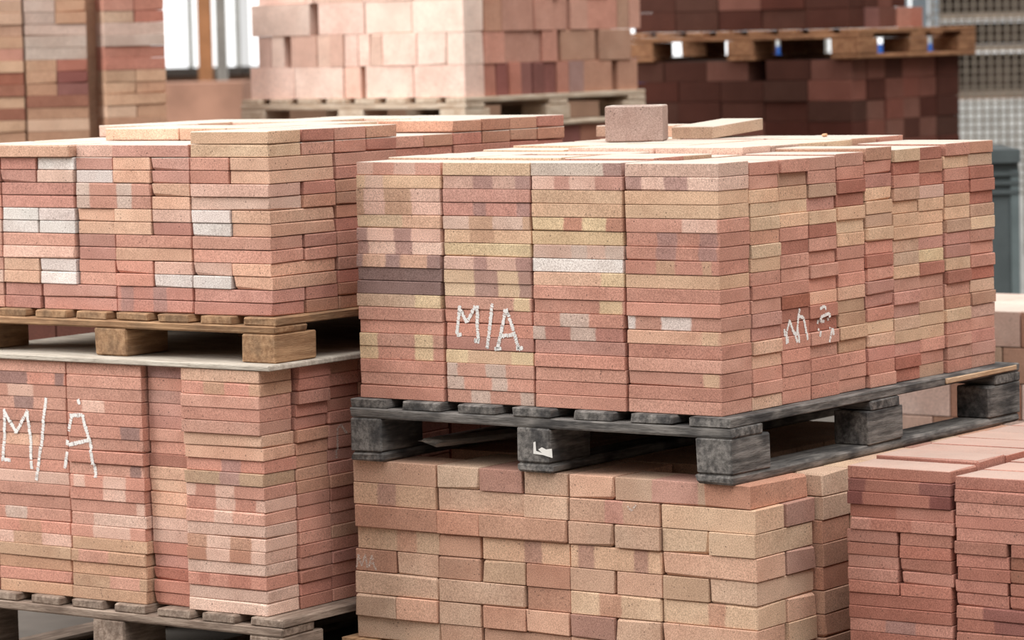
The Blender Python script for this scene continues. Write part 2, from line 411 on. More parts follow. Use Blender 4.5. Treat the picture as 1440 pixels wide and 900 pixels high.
# ------------------------------------------------------------------ buff stack under the black pallet
Y = Stack(0.085, -0.008, 0.12)
BU = 0.1216; BH = 0.052; BS = (0.2385, 0.117, 0.0508)
ycourses = [   # top to bottom, left to right; 2 = long side, 1 = end
    "2c 1c 1u 1c 1o 2c:m:40,90 1x", "2a:u:30,52 2c 1c 2c:m:40,60 2a", "2x 1x 2x 1c 1c 1a 1a", "2a:x:48,72 1x 2a:u:48,68 2a:u:8,26,70,86 2o", "1x 1c 1x 1a 1x 1c 1o 1a 1c",
    "2c 2c 1x 2a:x:32,56 2a:x:48,66", "1c 1o 1c 1x 1o 1u 1c 2o", "2c 1c 2x 1c 1x 1a 1c"]
def tok(s): return [(int(t[0]), t[1:]) for t in s.split()]
def shell(W, D, H, bw, bd, hc):
    # loose grid of blocks filling the outside of a W x D x H load
    nx, ny, nz = max(1, round(W / bw)), max(1, round(D / bd)), max(1, round(H / hc)); ax, ay, az = W / nx, D / ny, H / nz
    return [((-(i + .5) * ax, (j + .5) * ay, (k + .5) * az), (ax - .004, ay - .004, az - .002)) for i in range(nx) for j in range(ny) for k in range(nz) if i in (0, nx - 1) or j in (0, ny - 1) or k == nz - 1]
n_y = len(ycourses)
for ci, s in enumerate(ycourses):
    z = (n_y - ci - .5) * BH; u = -9
    for n, code in tok(s):
        cx = (u + n / 2) * BU + (rnd.gauss(0, .0015)) + (-.009 if ci == 0 and u + n == 0 else 0) + (.006 if u <= -8 and ci in (2, 3) else 0)
        out = rnd.gauss(0, .0022) + (-.004 if ci in (2, 6) else 0)
        last = 'at the corner' if u + n >= 0 else 'at the far end' if u == -9 else '%s half-step from corner' % NUM[-u - n + 1]
        Y.brick('buff_brick', (cx, (BS[1] if n == 2 else BS[0]) / 2 + out, z), BS, n == 1, code,
                '%s, %s course under black pallet, %s' % (desc(code, 'brick' if n == 2 else 'brick end'), NUM[ci + 1], last), 'thick buff bricks under the black pallet', face='A')
        u += n
    # side face: square pairs going back from the corner; from the second pair on they stand a little proud
    ends = tok(s)[-1][0] == 2
    codes = ["c a c u c x", "u c x c a x", "x a c x c u", "u x c x a c", "x c a u c x", "o c x c u a", "a x c x c x", "c x c a u x"][ci].split()
    k = 0
    for g in range(5):
        for q_ in range(2 if ends == (g % 2 == 0) else 1):
            lng = ends != (g % 2 == 0)
            if g == 0 and (q_ == 0): continue
            code = codes[k % 6]; k += 1
            Y.brick('buff_brick', (-(BS[1] if lng else BS[0]) / 2 + (.016 if g else 0) + rnd.gauss(0, .0015), BU * (2 * g + (1 if lng else q_ + .5)) + .003 * g, z), BS, lng, code,
                    '%s, %s course under black pallet, %s on shaded side' % (desc(code, 'brick side' if lng else 'brick end'), NUM[ci + 1], NUM[k]), 'thick buff bricks under the black pallet', face='B', yaw=.2)
bx = []
for ci in range(n_y):
    for i in range(3):
        for j in range(7): bx.append(((-.27 - .245 * (i + .5), .26 + .122 * (j + .5), (ci + .5) * BH), (.24, .117, .0505)))
Y.core('inner_buff_bricks', bx, 'c', 'thick buff bricks hidden inside the stack under the black pallet')
pallet(Matrix.Translation((0.10, -0.03, 0)), 1.14, 1.2, 0.12, 7, .1, W_BROWN, 'brown wooden pallet on the floor under the thick buff bricks')
chalk(Y, 'A', px(480, 540, 2.5, [[[(52, 645), (58, 600), (70, 640), (82, 600), (90, 645)]], [[(95, 645), (105, 603), (120, 655)], [(98, 630), (113, 632)]]]), 'faint rubbed chalk letters MA on the thick buff bricks', CHALK_FAINT, .005)
chalk(Y, 'A', px(480, 540, 2.5, [[[(1008, 428), (1020, 446), (1038, 424)]]]), 'faint chalk tick on the thick buff bricks', CHALK_FAINT, .005)

# ------------------------------------------------------------------ black pallet and its stack of thin bricks
black = pallet(Matrix.Translation((0.037, -0.026, GZ - 0.144)), 1.035, 1.33, 0.144, 7, .107, W_BLACK, 'blackened weathered pallet carrying the brick stack chalked MIA', td=.021, ts=.023, tb=.022, bdep=.16)
M = Stack(0, 0, GZ)
sp_ = board('split_edge', black, (.001, 1.13, .134), (.006, .36, .013), 'y', wood('fresh_split_wood', rgb(186, 150, 118), rgb(214, 184, 154), rgb(140, 116, 98), .3), .002, .001, yaw=.3)
sp_['label'] = 'pale split edge of the outer deck board'
MH = 0.0302; MS = (0.2405, 0.1205, 0.0294); MX = 0.2478; MY = 0.1254
mA = [["p:n:20,45,70,100", "t:p:10,32", "p:b:0,9,34,66", "p:b:0,9,34,66", "t:o:55,100", "p:e:0,13,45,66", "p:e:0,13,45,66", "e:o:8,35,53,85", "d", "d", "c:y:70,100", "n", "n",
       "n:y:0,22,66,88", "n:y:0,22,66,88", "n", "n", "n"],
      ["t", "p:e:35,57,83,100", "m", "m:e:35,50,85,100", "p:b:30,58,92,100", "t:b:30,58", "y", "p:e:35,50,83,100", "t:e:35,62,86,100", "t:e:35,62,86,100", "n:y:80,98", "n", "n", "m",
       "t:y:0,25,75,100", "n:g:0,12,45,68", "n:g:0,20,52,70", "n:g:28,50,85,100"],
      ["g:e:80,100", "p:m:25,42,70,100", "t", "t", "y:r:35,56,82,100", "y", "p:g:42,60,80,100", "w", "o:y:75,100", "n", "n:y:72,97", "n:g:30,62", "m:g:0,14,42,70", "m", "n", "n", "n", "n"],
      ["p", "p:e:0,18,42,67", "t", "t", "n:p:60,97", "n:e:33,54,78,97", "n:e:33,54,78,97", "n:b:33,53,82,92", "t", "n", "n", "n:w:0,8,36,68", "o:t:80,97", "n", "n", "n:t:80,97", "n", "n"]]
mB = ["n r t t n n n t n n r n c r r b n n", "n n t t t x t t n n n m m o o n n o", "n x t t t n r n n n k r r n n n n n", "n n c m t r n n n n o r r n n n n n", "n n r r t t t n n n o b b t b n n n",
      "x n m t t c t n r n m m n t c m n n", "t r n c t t t c c t n m m c t m r r", "r x r p t t t m y r n n c t t n n c", "n t n r t t c m m t r n x t n n n n", "x c r r r c t n n n r o x p n m m n"]
rowdz = [.004, -.004, -.004, -.005, -.001, .007, -.001, -.002, .003, .003]
GM = 'thin bricks on the black pallet'
for c in range(4):
    shift = [0.0, .001, -.001, 0][c]
    for i in range(18):
        code = mA[c][i]; z = (17.5 - i) * MH
        cx = -(3 - c) * MX - MS[0] / 2 + rnd.gauss(0, .0014) + shift + (-.004 if c == 0 and i == 10 else 0)
        where = 'corner column' if c == 3 else '%s column from corner' % NUM[4 - c]
        M.brick('thin_brick', (cx, MS[1] / 2 + rnd.gauss(0, .0013), z), MS, False, code, '%s, %s course above black pallet, %s' % (desc(code, 'thin brick'), NUM[18 - i], where), GM,
                dust=.95 if i == 0 else 0, face='A', yaw=.25)
for j in range(1, 10):
    colx = rnd.gauss(0, .0025)
    for i, code in enumerate(mB[j].split()):
        s = 1 + rowdz[j] / .5436
        z = (17.5 - i) * MH * s
        M.brick('thin_brick', (-MS[0] / 2 + colx + rnd.gauss(0, .0022), MS[1] / 2 + j * MY + rnd.gauss(0, .0012), z), (MS[0], MS[1], MS[2] if rowdz[j] <= .005 else .0299), False, code,
                '%s end, %s course above black pallet, %s row behind MIA face' % (desc(code, 'thin brick'), NUM[18 - i], NUM[j]), GM, dust=.95 if i == 0 else 0, face='B', yaw=.55)
TOPT = 't p o c t n p t'.split()
for c in range(3):
    for j in range(1, 10):
        up = (.013 if j >= 4 else .004) + rnd.choice((0, .001, .002)) - (.007 if (c, j) in ((1, 2), (0, 4), (2, 3)) else 0)
        code = TOPT[(c * 5 + j * 3) % 8]
        M.brick('thin_brick', (-(3 - c) * MX - MS[0] / 2 + rnd.gauss(0, .002), MS[1] / 2 + j * MY, 17.5 * MH + up), MS, False, code,
                'dusty %s lying in top layer over black pallet, row %s, column %s' % (desc(code, 'thin brick'), NUM[j + 1], NUM[4 - c]), GM, dust=.95, yaw=.5)
bx = []
for c in range(3):
    for j in range(1, 10):
        for i in range(17): bx.append(((-(3 - c) * MX - MS[0] / 2, MS[1] / 2 + j * MY, (i + .5) * MH), (MS[0], MS[1], MH * .99)))
M.core('inner_thin_bricks', bx, 'n', 'thin bricks hidden inside the stack on the black pallet')
chalk(M, 'A', px(490, 390, 4.5, [[[(690, 362), (688, 340), (706, 182)], [(702, 185), (750, 285), (806, 180)], [(818, 180), (815, 300), (822, 402)], [(688, 362), (715, 362)], [(795, 398), (828, 408)]],
      [[(912, 168), (895, 310), (878, 452)]], [[(996, 200), (970, 330), (945, 450)], [(1000, 200), (1040, 320), (1078, 450)], [(965, 372), (1055, 362)], [(925, 452), (968, 450)], [(1058, 452), (1102, 448)]]]),
      'bold white chalk letters MIA on the thin bricks of black pallet')
chalk(M, 'B', px(1005, 390, 4.286, [[[(424, 310), (432, 400)], [(440, 395), (437, 330), (455, 262), (478, 330), (497, 390)], [(497, 345), (505, 260), (517, 188)], [(508, 395), (502, 300)], [(512, 238), (538, 240), (552, 320), (560, 375)], [(478, 335), (500, 340)]],
      [[(634, 278), (640, 240), (690, 215), (696, 262)], [(634, 192), (655, 174), (672, 190)], [(640, 258), (672, 268)], [(640, 308), (632, 355)], [(690, 388), (706, 305), (716, 345)]]]),
      'thin scratchy white chalk letters on brick ends above the black pallet side', width=.0075)

# paper label remnant on the middle block, broken board inside the pallet
PAPER = plain('torn_paper', rgb(226, 224, 220), 0.9)
def blk(u, v, y): r_ = ray(u, v); k = (y - CAM.y) / r_.y; return CAM + r_ * k
V = [blk(u, v, -.0285) for u, v in ((750, 622), (753, 621), (754, 634), (762, 637), (757, 632), (762, 629), (768, 632), (776, 631), (777, 644), (770, 642), (764, 640), (750, 638))]
tag(mesh_obj('paper_remnant', V, [tuple(range(12))], PAPER), 'torn white paper remnant on middle block of black pallet', 'paper')
KNOT = plain('dark_knot', rgb(40, 34, 32), 0.9)
a, b = blk(604, 622, .06), blk(728, 609, .36)
V, Fc = chamfer_box(((b - a).length, .05, .016), .003, .003, rnd, .3)
for v in V:
    if v[0] < 0: v[0] += rnd.uniform(0, .04) - .02
bb = mesh_obj('broken_board', V, Fc, wood('pale_splintered_wood', rgb(176, 170, 164), rgb(214, 208, 202), rgb(130, 124, 120), .3))
bb.location = (a + b) / 2; bb.rotation_euler = (0.12, math.asin((a.z - b.z) / (b - a).length), math.atan2(b.y - a.y, b.x - a.x))
tag(bb, 'splintered grey board stuck inside the black pallet', 'board')

# loose pieces on top of the stack
TOPZ = GZ + 18 * MH
def hollow_block(loc, rz, s, wall_):
    root = empty('hollow_block', Matrix.Translation(loc) @ Matrix.Rotation(rz, 4, 'Z')); tag(root, 'grey mauve hollow clay block standing on the chalked brick stack', 'brick')
    hx, hy, H = s[0] / 2, s[1] / 2, s[2]; n = 20; V = []
    def sq(t, ax, ay):
        c, s_ = math.cos(t), math.sin(t); k = 1 / max(abs(c), abs(s_)); return c * k * ax, s_ * k * ay
    b_ = .003
    rings = [(hx - b_, hy - b_, 0, 0), (hx, hy, b_, 0), (hx, hy, H - b_, 0), (hx - b_, hy - b_, H, 0), (hx - wall_, hy - wall_, H, 1), (hx - wall_ - .003, hy - wall_ - .003, H - .004, 1), (hx - wall_ - .006, hy - wall_ - .006, .03, 1)]
    for ax, ay, z, rd in rings:
        for i in range(n):
            t = math.pi / 4 + i * 2 * math.pi / n
            if rd: x, y = math.cos(t) * ax, math.sin(t) * ay
            else: x, y = sq(t, ax, ay)
            V.append((x, y, z))
    Fc = [(j * n + i, j * n + (i + 1) % n, (j + 1) * n + (i + 1) % n, (j + 1) * n + i) for j in range(len(rings) - 1) for i in range(n)]
    Fc += [tuple(range(n))[::-1], tuple(range((len(rings) - 1) * n, len(rings) * n))]
    o = mesh_obj('body', V, Fc, BRICK, root); o.color = rgb(178, 152, 143)
    o['band_one'] = (9., 9.1, .004); o['band_two'] = (9., 9.1, .004); o['band_tone'] = (.3, .2, .2); o['dust'] = .8
    return root
LAY = TOPZ + .013
def at_z(u, v, z): r_ = ray(u, v); return CAM + r_ * ((z - CAM.z) / r_.z)
p_ = at_z(897, 199.5, LAY) + AZ * .05
hollow_block((p_.x, p_.y, LAY + .001), YAW - math.radians(9), (.142, .12, .088), .016)
LOOSE = Stack(0, 0, 0)
p_ = at_z(1002, 196, LAY)
o = LOOSE.brick('thin_brick', (p_.x - MS[1] / 2, p_.y + MS[0] / 2, LAY + MS[2] / 2 + .0085), MS, True, 'c', 'loose thin brick tilted on top of the stack beside hollow block', GM, dust=.8, yaw=0)
o.rotation_euler = (math.radians(3.2), 0, 0); o.rotation_mode = 'XYZ'
o.rotation_euler = (Matrix.Rotation(math.radians(3.2), 3, 'X') @ Matrix.Rotation(math.pi / 2, 3, 'Z')).to_euler()
p2 = at_z(893, 193, LAY)
LOOSE.brick('thin_brick', (p2.x, p2.y + .06, LAY + MS[2] / 2 + .001), MS, False, 'o', 'loose orange thin brick lying flat behind the hollow block', GM, dust=.8, yaw=0)
V, Fc = chamfer_box((.014, .012, .009), .003, .002, rnd)
p3 = at_z(1160, 193, TOPZ + .014)
cr = mesh_obj('clay_crumb', V, Fc, BRICK); cr.location = (p3.x, p3.y, TOPZ + .019); cr.color = rgb(210, 164, 128); cr['band_one'] = (9., 9.1, .004); cr['band_two'] = (9., 9.1, .004); cr['band_tone'] = (.3, .2, .2); cr['dust'] = 0.0
tag(cr, 'tiny tan clay crumb lying on the chalked brick stack', 'crumb')

# ------------------------------------------------------------------ two stacked loads with orange bricks
LC = at_depth(378, 868, 7.80)
GL = 'thin bricks of the lower load chalked M/A'
LL = Stack(LC.x, LC.y, LC.z, 0.6)
LU = 0.1207; LH = 0.02985; LS = (0.2350, 0.1158, 0.0291)
llA = ["2o 1e 2n 2n", "2n:b:28,55,86,100 1n 2n 2n:d:5,48,86,98", "2n 1m 2n 2n:p:20,55", "2n 1m 2n:p:20,50 2n:d:28,55", "2n 1m 2n 2n", "2o 1n 2n:d:70,96 2n", "2o 1n 2n 2n:o:10,60", "2n:e:45,70 1r 2n 2n", "2b:e:45,70 1o 2n:d:82,96 2n",
       "2n:p:0,12,38,62 1o 2n:p:5,20,45,75 2p", "2n:p:38,62,88,100 1o 2n:p:45,75 2n", "2n:p:36,60 1o 2n:p:88,98 2n", "2p 1p 2p:n:0,30 2n:g:10,40", "2x:p:25,55,82,100 1p 2n:p:30,80 2n:x:30,60", "2x:p:25,55,82,100 1r 2b 2p:b:20,60",
       "2p 1m 2b:n:10,50 2b", "2n:r:15,28,52,80 1r 2b 2b", "2p 1r 2b:n:50,90 2n", "2p 1r 2b 2b"]
llA = [r_ + ' 1' + 'nfnxnrn'[k_ % 7] for k_, r_ in enumerate(llA)]
def load(st, name, rows, unit, size, hc, group, noun, above, top_dust, zc=None, xoff=None):
    n_c = len(rows)
    for ci, s in enumerate(rows):
        z = (n_c - ci - .5) * hc; u = 0
        for n, code in tok(s):
            off = xoff(ci, u) if xoff else 0
            dep = size[1] if n == 2 else size[0]
            if n == 1: code = code.split(':')[0]
            where = 'corner column' if u == 0 else '%s half-brick step from corner' % NUM[u]
            st.brick(name, (-(u + n / 2) * unit + rnd.gauss(0, .0013), dep / 2 + off + rnd.gauss(0, .0015), z), size, n == 1, code,
                     '%s, %s course above %s, %s' % (desc(code, noun), NUM[n_c - ci], above, where), group, dust=top_dust if ci == 0 else 0, face='A', yaw=.3)
            u += n
load(LL, 'salmon_brick', llA, LU, LS, LH, GL, 'brick', 'floor pallet', 0, xoff=lambda ci, u: (.018 if u == 2 else 0) + (-.006 if u == 0 and ci < 5 else 0) + (.004 if u >= 5 else 0))
for j in range(1, 6):
    for i in range(19):
        code = 'n f x n r m n f x n f n'.split()[(i * 5 + j * 7 + (i * j) % 5) % 12]
        LL.brick('salmon_brick', (-LS[0] / 2 + (.012 if i < 3 and j == 1 else 0) + rnd.gauss(0, .002), LS[1] / 2 + j * LU, (18.5 - i) * LH), LS, False, code,
                 '%s end, %s course above floor pallet, %s row behind M/A face' % (desc(code), NUM[19 - i], NUM[j]), GL, face='B', yaw=.4)
bx = []
for c in range(4):
    for j in range(0, 9):
        for i in range(19):
            if (c == 0 and j < 5) or j < 1: continue
            bx.append(((-LU * 2 * (c + .5), .13 + LU * (j + .5), (i + .5) * LH), (LS[0], LS[1], LH * .985)))
LL.core('inner_salmon_bricks', bx, 'r', 'bricks hidden inside the lower load chalked M/A')
pallet(LL.m @ Matrix.Translation((.055, -.02, -LC.z)), 1.06, 1.25, LC.z, 8, .098, W_GREY, 'grey brown floor pallet under the load chalked M/A', bwid=.1)
chalk(LL, 'A', px(0, 480, 2.142, [[[(6, 355), (12, 210)], [(8, 205), (45, 275), (82, 208)], [(80, 212), (88, 300), (92, 385)], [(0, 355), (28, 358)]], [[(136, 170), (122, 300), (106, 418)]],
      [[(192, 382), (205, 300), (218, 222)], [(212, 222), (250, 222)], [(235, 175), (240, 190)], [(250, 222), (272, 300), (290, 410)], [(205, 312), (275, 296)]]]), 'large white chalk letters M/A on the lower salmon brick load', width=.009)
chalk(LL, 'B', px(340, 490, 4.74, [[[(640, 735), (638, 545), (641, 530), (660, 508), (700, 565)]]]), 'pale chalk strokes on shaded side of lower salmon brick load', CHALK_FAINT, .007)

sheet_z = LC.z + 19 * LH
V, Fc = chamfer_box((1.02, 1.2, .013), .002, .001, rnd)
sh = mesh_obj('fibreboard_sheet', V, Fc, W_SHEET); sh.matrix_world = LL.m @ Matrix.Translation((.03 - .51, .59, 19 * LH + .0068))
tag(sh, 'grey fibreboard sheet between the two salmon brick loads', 'board')
UC = at_depth(385.5, 447, 7.80)
L = Stack(UC.x, UC.y, sheet_z + .0136 + .104, 0.2)
pallet(L.m @ Matrix.Translation((.022, -.025, -.104)), 1.01, 1.2, .104, 8, .098, W_BROWN, 'warm brown pallet between the two salmon brick loads', bwid=.1, bottom=False, td=.019, ts=.019)
PH = 0.0305; GU = 'thin bricks of the upper pinkish load'
l1 = "2t|2t|1o 1n|1o 1n|2p|2p|1o 1w|1o 1w|2n|2n|1o 1p|1o 1w|2m|2m".split('|')
l2 = ("2m 1p 2o 1n|1m 1o 1m 1w 1m 1n|1m 1o 1w 1p 1m 1n|1o 2n:g:0,18,55,75 2m 1n|1o 2n:g:0,18,55,75 2m 1n|1p 1o 1o 1w 1w 1n|1m 1o 1o 1w 1w 1p|2n 1m 2n 1n|2o 1m 2p 1n|1p 1n 1n 1w 1o 1n|1w 1n 1n 1w 1o 1p|"
      "2m:e:5,22,48,66 2m 1m 1n|2m:e:5,22,48,66 2m 1m 1n").split('|')
for ci, s in enumerate(l1):
    u = 0
    for n, code in tok(s):
        L.brick('pinkish_brick', (-(u + n / 2) * LU + rnd.gauss(0, .001), (LS[1] if n == 2 else LS[0]) / 2 + rnd.gauss(0, .0012), (13.5 - ci) * PH), LS, n == 1, code,
                '%s, %s course above brown pallet, %s' % (desc(code), NUM[14 - ci], 'corner column' if u == 0 else 'one step in from corner'), GU, dust=.95 if ci == 0 else 0, face='A', yaw=.25)
        u += n
    # shaded side: two ends or one long side for each square pair
    for g in range(0, 5):
        kind2 = (tok(s)[0][0] == 2)
        xo = -.012 if g >= 2 else 0
        if g >= 2 and ci == 0 and g == 2: continue
        for q in range(2 if kind2 else 1):
            if g == 0 and (q == 0 or not kind2): continue
            code = 'n x f n x n f x'.split()[(ci * 3 + g * 5 + q * 2) % 8]
            y = LU * (2 * g + (q + .5 if kind2 else 1))
            L.brick('pinkish_brick', (-(LS[0] if kind2 else LS[1]) / 2 + xo + rnd.gauss(0, .0015), y, (13.5 - ci) * PH), LS, not kind2, code,
                    '%s, %s course above brown pallet, %s step along shaded side' % (desc(code, 'brick end' if kind2 else 'brick side'), NUM[14 - ci], NUM[2 * g + q + 1]), GU, dust=.95 if ci <= 1 else 0, face='B', yaw=.25)
for ci, s in enumerate(l2):
    u = 2
    for n, code in tok(s):
        out = -.012 if (u >= 5 and ci == 0) else .004 if u == 4 else 0
        L.brick('pinkish_brick', (-(u + n / 2) * LU + rnd.gauss(0, .001) - (.002 if u >= 5 else 0), (LS[1] if n == 2 else LS[0]) / 2 + out + rnd.gauss(0, .0012), (12.5 - ci) * PH), LS, n == 1, code,
                '%s, %s course above brown pallet, %s half-brick step from corner' % (desc(code), NUM[13 - ci], NUM[u]), GU, dust=.95 if ci <= 1 else 0, face='A', yaw=.3)
        u += n
for c in range(0, 4):
    for g in range(1 if c == 0 else 0, 5):
        lev = 14 if (c + g) % 3 != 1 and g > 0 else 13
        for q in range(2):
            if c == 0 and g != 2: continue
            if g == 0 and (c == 0 or q == 0): continue
            if c == 0: lev = 13
            if g == 0 and c in (2, 3):
                L.brick('pinkish_brick', (-(5.5 if c == 2 else 6.5) * LU, LU * 1.5, 12.5 * PH), (LS[1], LS[1], LS[2]), False, 't', 'dusty tan half brick in top layer of upper pinkish load, column %s' % NUM[c + 1], GU, dust=.95)
                continue
            code = 't p c o'.split()[(c + g + q) % 4]
            L.brick('pinkish_brick', (-(c * 2 + 1) * LU - (.25 if c == 0 else 0), LU * (2 * g + q + .5), (lev - .5) * PH), LS, False, code,
                    'dusty %s in top layer of upper pinkish load, row %s, column %s' % (desc(code), NUM[2 * g + q + 1], NUM[c + 1]), GU, dust=.95, yaw=.6) if c else None
bx = []
for c in range(4):
    for j in range(0, 10):
        for i in range(12):
            if c == 0 or j < 2: continue
            bx.append(((-LU * (2 * c + 1), LU * (j + .5), (i + .5) * PH), (LS[0] * 1.01, LS[1] * 1.02, PH * .99)))
        if c and j >= 2 and (c + j // 2) % 3 != 1: bx.append(((-LU * (2 * c + 1), LU * (j + .5), 12.5 * PH), (LS[0] * .99, LS[1] * .99, PH * .97)))
L.core('inner_pinkish_bricks', bx, 'n', 'bricks hidden inside the upper pinkish load')

# ------------------------------------------------------------------ red stack beside the buff one
RC = at_depth(1189, 654, 7.26)
RH = 0.0273; RS = (0.2470, .1215, .0266); RU = .1272; nR = 17
R = Stack(RC.x, RC.y, RC.z - nR * RH, 0.5)
GR = 'thin red bricks beside the buff stack'
rl = ["2r", "2r:v:0,18,70,100", "2v:r:15,80", "2r:f:45,100", "2f:r:20,60", "1f 1r", "1r 1r", "1f 1r", "1f 1f", "1r 1r", "2r", "2r", "2f:e:35,65", "2r", "2r:v:30,60", "2r", "2r"]
rr = ["2f", "2f", "2f", "2f", "2f", "1r 1r", "1f 1k", "1r 1k", "1f 1r", "1f 1r", "2r:v:25,70", "2r:v:35,70", "2r", "2f", "2r", "2r", "2r"]
for g, colm_ in enumerate((rl, rr, rl, rr)):
    dz = (0, -.009, -.004, -.008)[g]
    for ci, s in enumerate(colm_):
        u = 0
        for n, code in tok(s):
            R.brick('red_brick', ((g * 2 + u + n / 2) * RU + g * .003 + rnd.gauss(0, .0016) + (.004 if ci in (3, 4) and g == 0 else 0), (RS[1] if n == 2 else RS[0]) / 2 + rnd.gauss(0, .0018), (nR - ci - .5) * RH + dz), RS, n == 1, code,
                    '%s, %s course below top of red stack, %s' % (desc(code, 'brick' if n == 2 else 'brick end'), NUM[ci + 1], 'column beside buff stack' if u + g == 0 else '%s step from buff' % NUM[u + 2 * g]), GR,
                    dust=.5 if ci == 0 else 0, yaw=.5)
            u += n
    for j in range(1, 10):
        code = 'r f r f'.split()[(j + g) % 4]
        R.brick('red_brick', ((g * 2 + 1) * RU + g * .003 + rnd.gauss(0, .0022), RS[1] / 2 + j * RU, (nR - .5) * RH + dz + (.005 if g == 0 else 0) + rnd.choice((0, .001, .003))), RS, False, code,
                'dusty %s in red stack top layer, %s row back, %s column' % (desc(code), NUM[j + 1], NUM[g + 1]), GR, dust=.5, yaw=.7)
bx = []
for g in range(4):
    for j in range(2, 10):
        for i in range(1, nR - 1): bx.append((((g * 2 + 1) * RU + g * .003, RS[1] / 2 + j * RU, (i + .5) * RH - .009), (RS[0], RS[1] * 1.02, RH * .98)))
R.core('inner_red_bricks', bx, 'r', 'thin red bricks hidden inside the red stack')
pallet(R.m @ Matrix.Translation((1.06, -.03, -R.o.z + .0005)), 1.09, 1.32, R.o.z - .009, 7, .1, W_BROWN, 'brown pallet on the floor under the thin red bricks')

# ------------------------------------------------------------------ background stacks
def bstack(st, name, rowsA, rowsB, hc, th, group, noun, place, depthA=.12, gap=.004):
    """rowsA / rowsB: top to bottom lists of (width, tone); a width < 0 leaves a gap."""
    n_c = max(len(rowsA), len(rowsB))
    for ci, row in enumerate(rowsA):
        x = 0; k = 0; H = hc * (len(rowsA) - ci - .5)
        for w_, code in row:
            if w_ < 0: x += w_; continue
            k += 1
            st.brick(name, (-( -x + w_ / 2), depthA / 2 + rnd.gauss(0, .003), H), (w_ - gap, depthA, th), False, code,
                     '%s, %s course of %s, %s from corner' % (desc(code, noun), NUM[len(rowsA) - ci], place, NUM[k]), group, yaw=.3)
            x -= w_
    for ci, row in enumerate(rowsB):
        y = depthA + gap; k = 0; H = hc * (len(rowsB) - ci - .5)
        for w_, code in row:
            if w_ < 0: y -= w_; continue
            k += 1
            st.brick(name, (-depthA / 2 + rnd.gauss(0, .003), y + w_ / 2, H), (w_ - gap, depthA, th), True, code,
                     '%s, %s course of %s, %s on shaded side' % (desc(code, noun), NUM[len(rowsB) - ci], place, NUM[k]), group, yaw=.3)
            y += w_
def solid(st, name, W, D, H, inset, tone, label):
    st.core(name, [((-W / 2, D / 2, H / 2), (W - 2 * inset, D - 2 * inset, H * .995))], tone, label)

# peach blocks stood on edge
BC = at_depth(655, 137, 12.3)
S1 = Stack(BC.x, BC.y, BC.z)
q = lambda s: [(float(t.split('/')[0]), t.split('/')[1]) for t in s.split()]
PA = [q(".23/q .23/q .23/q .23/q .10/q"), q(".23/q .235/q .23/p .035/q .235/q"), q(".235/q .22/q .22/q -.035/q .285/q"), q(".08/q .135/q .16/q .06/p .055/q .065/q .065/p .065/p .125/p -.03/q .065/q .065/q"), q(".235/q .225/q -.02/q .08/p .235/q .215/q")]
PB = [q(".1/n .23/n .1/x .23/n .23/x .1/n"), q(".12/n .15/x .1/n .1/n -.02/n .12/n .2/n .1/x .1/x"), q(".11/x .2/n .12/n .1/n -.02/n .12/n .2/n .08/x .08/n"), q(".13/n .23/n .1/n -.03/n .23/x -.02/n .22/x"), q(".075/r .075/v .075/r .075/v .075/v .075/v .08/r .1/e .2/x -.04/x .14/x")]
bstack(S1, 'clay_block', PA, PB, .118, .1175, 'peach clay blocks on the pale pallet', 'clay block', 'peach block stack')
S1.core('inner_clay_blocks', [((-.57, .64, .118 * 2.5), (.88, 1.0, .118 * 4.98))], 'n', 'clay blocks hidden inside the peach block stack')
pallet(S1.m @ Matrix.Translation((.02, -.03, -.12)), 1.06, 1.18, .12, 8, .09, W_PALE, 'pale wooden pallet under the peach clay blocks', bwid=.12)
SB = Stack(BC.x + .0, BC.y, 0.13)
hB = (BC.z - .12 - .13) / 8
bstack(SB, 'clay_block', [q(".23/x .235/n .23/x .235/x")] + [], [], hB, hB - .003, 'clay blocks under the pale pallet', 'clay block', 'block stack under the pale pallet')
for o in list(bpy.data.objects):
    if o.get('group') == 'clay blocks under the pale pallet': o.location.z += hB * 7
SB.core('inner_clay_blocks', [((-.53, .61, hB * 4), (.79, .90, hB * 7.98)), *shell(.94, 1.1, hB * 7, .235, .12, hB)], 'n', 'clay blocks hidden under the pale pallet')
for i, (y, code) in enumerate(((.15, 'k'), (.27, 'v'), (.40, 'k'), (.52, 'r'), (.64, 'v'), (.76, 'k'), (.88, 'r'), (1.0, 'k'))):
    SB.brick('clay_block', (-.06, y + .03, hB * 7.5), (.118, .115, hB - .003), True, code, '%s under the pale pallet, %s along the shaded side' % (desc(code, 'clay block'), NUM[i + 1]), 'clay blocks under the pale pallet')
pallet(SB.m @ Matrix.Translation((.02, -.03, -.13)), 1.06, 1.18, .13, 7, .09, W_PALE, 'floor pallet under the lower clay block stack')

# dark brown blocks
DC = at_depth(1198, 83, 14.0)
hD = .086; nD = 12
S2 = Stack(DC.x, DC.y, DC.z - nD * hD)
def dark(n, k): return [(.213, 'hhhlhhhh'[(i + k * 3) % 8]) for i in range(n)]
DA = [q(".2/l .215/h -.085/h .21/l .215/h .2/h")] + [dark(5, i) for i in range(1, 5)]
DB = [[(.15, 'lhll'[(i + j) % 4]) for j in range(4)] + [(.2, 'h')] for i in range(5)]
for st_, z_off in ((S2, (nD - 5) * hD),):
    T = Stack(st_.o.x, st_.o.y, st_.o.z + z_off)
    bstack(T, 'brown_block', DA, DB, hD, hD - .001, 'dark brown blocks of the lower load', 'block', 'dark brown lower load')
S2.core('inner_brown_blocks', [((-.53, .47, nD * hD / 2), (.80, .68, nD * hD * .995)), *shell(1.06, .90, (nD - 5) * hD, .213, .15, hD)], 'h', 'dark brown blocks hidden inside the lower load')
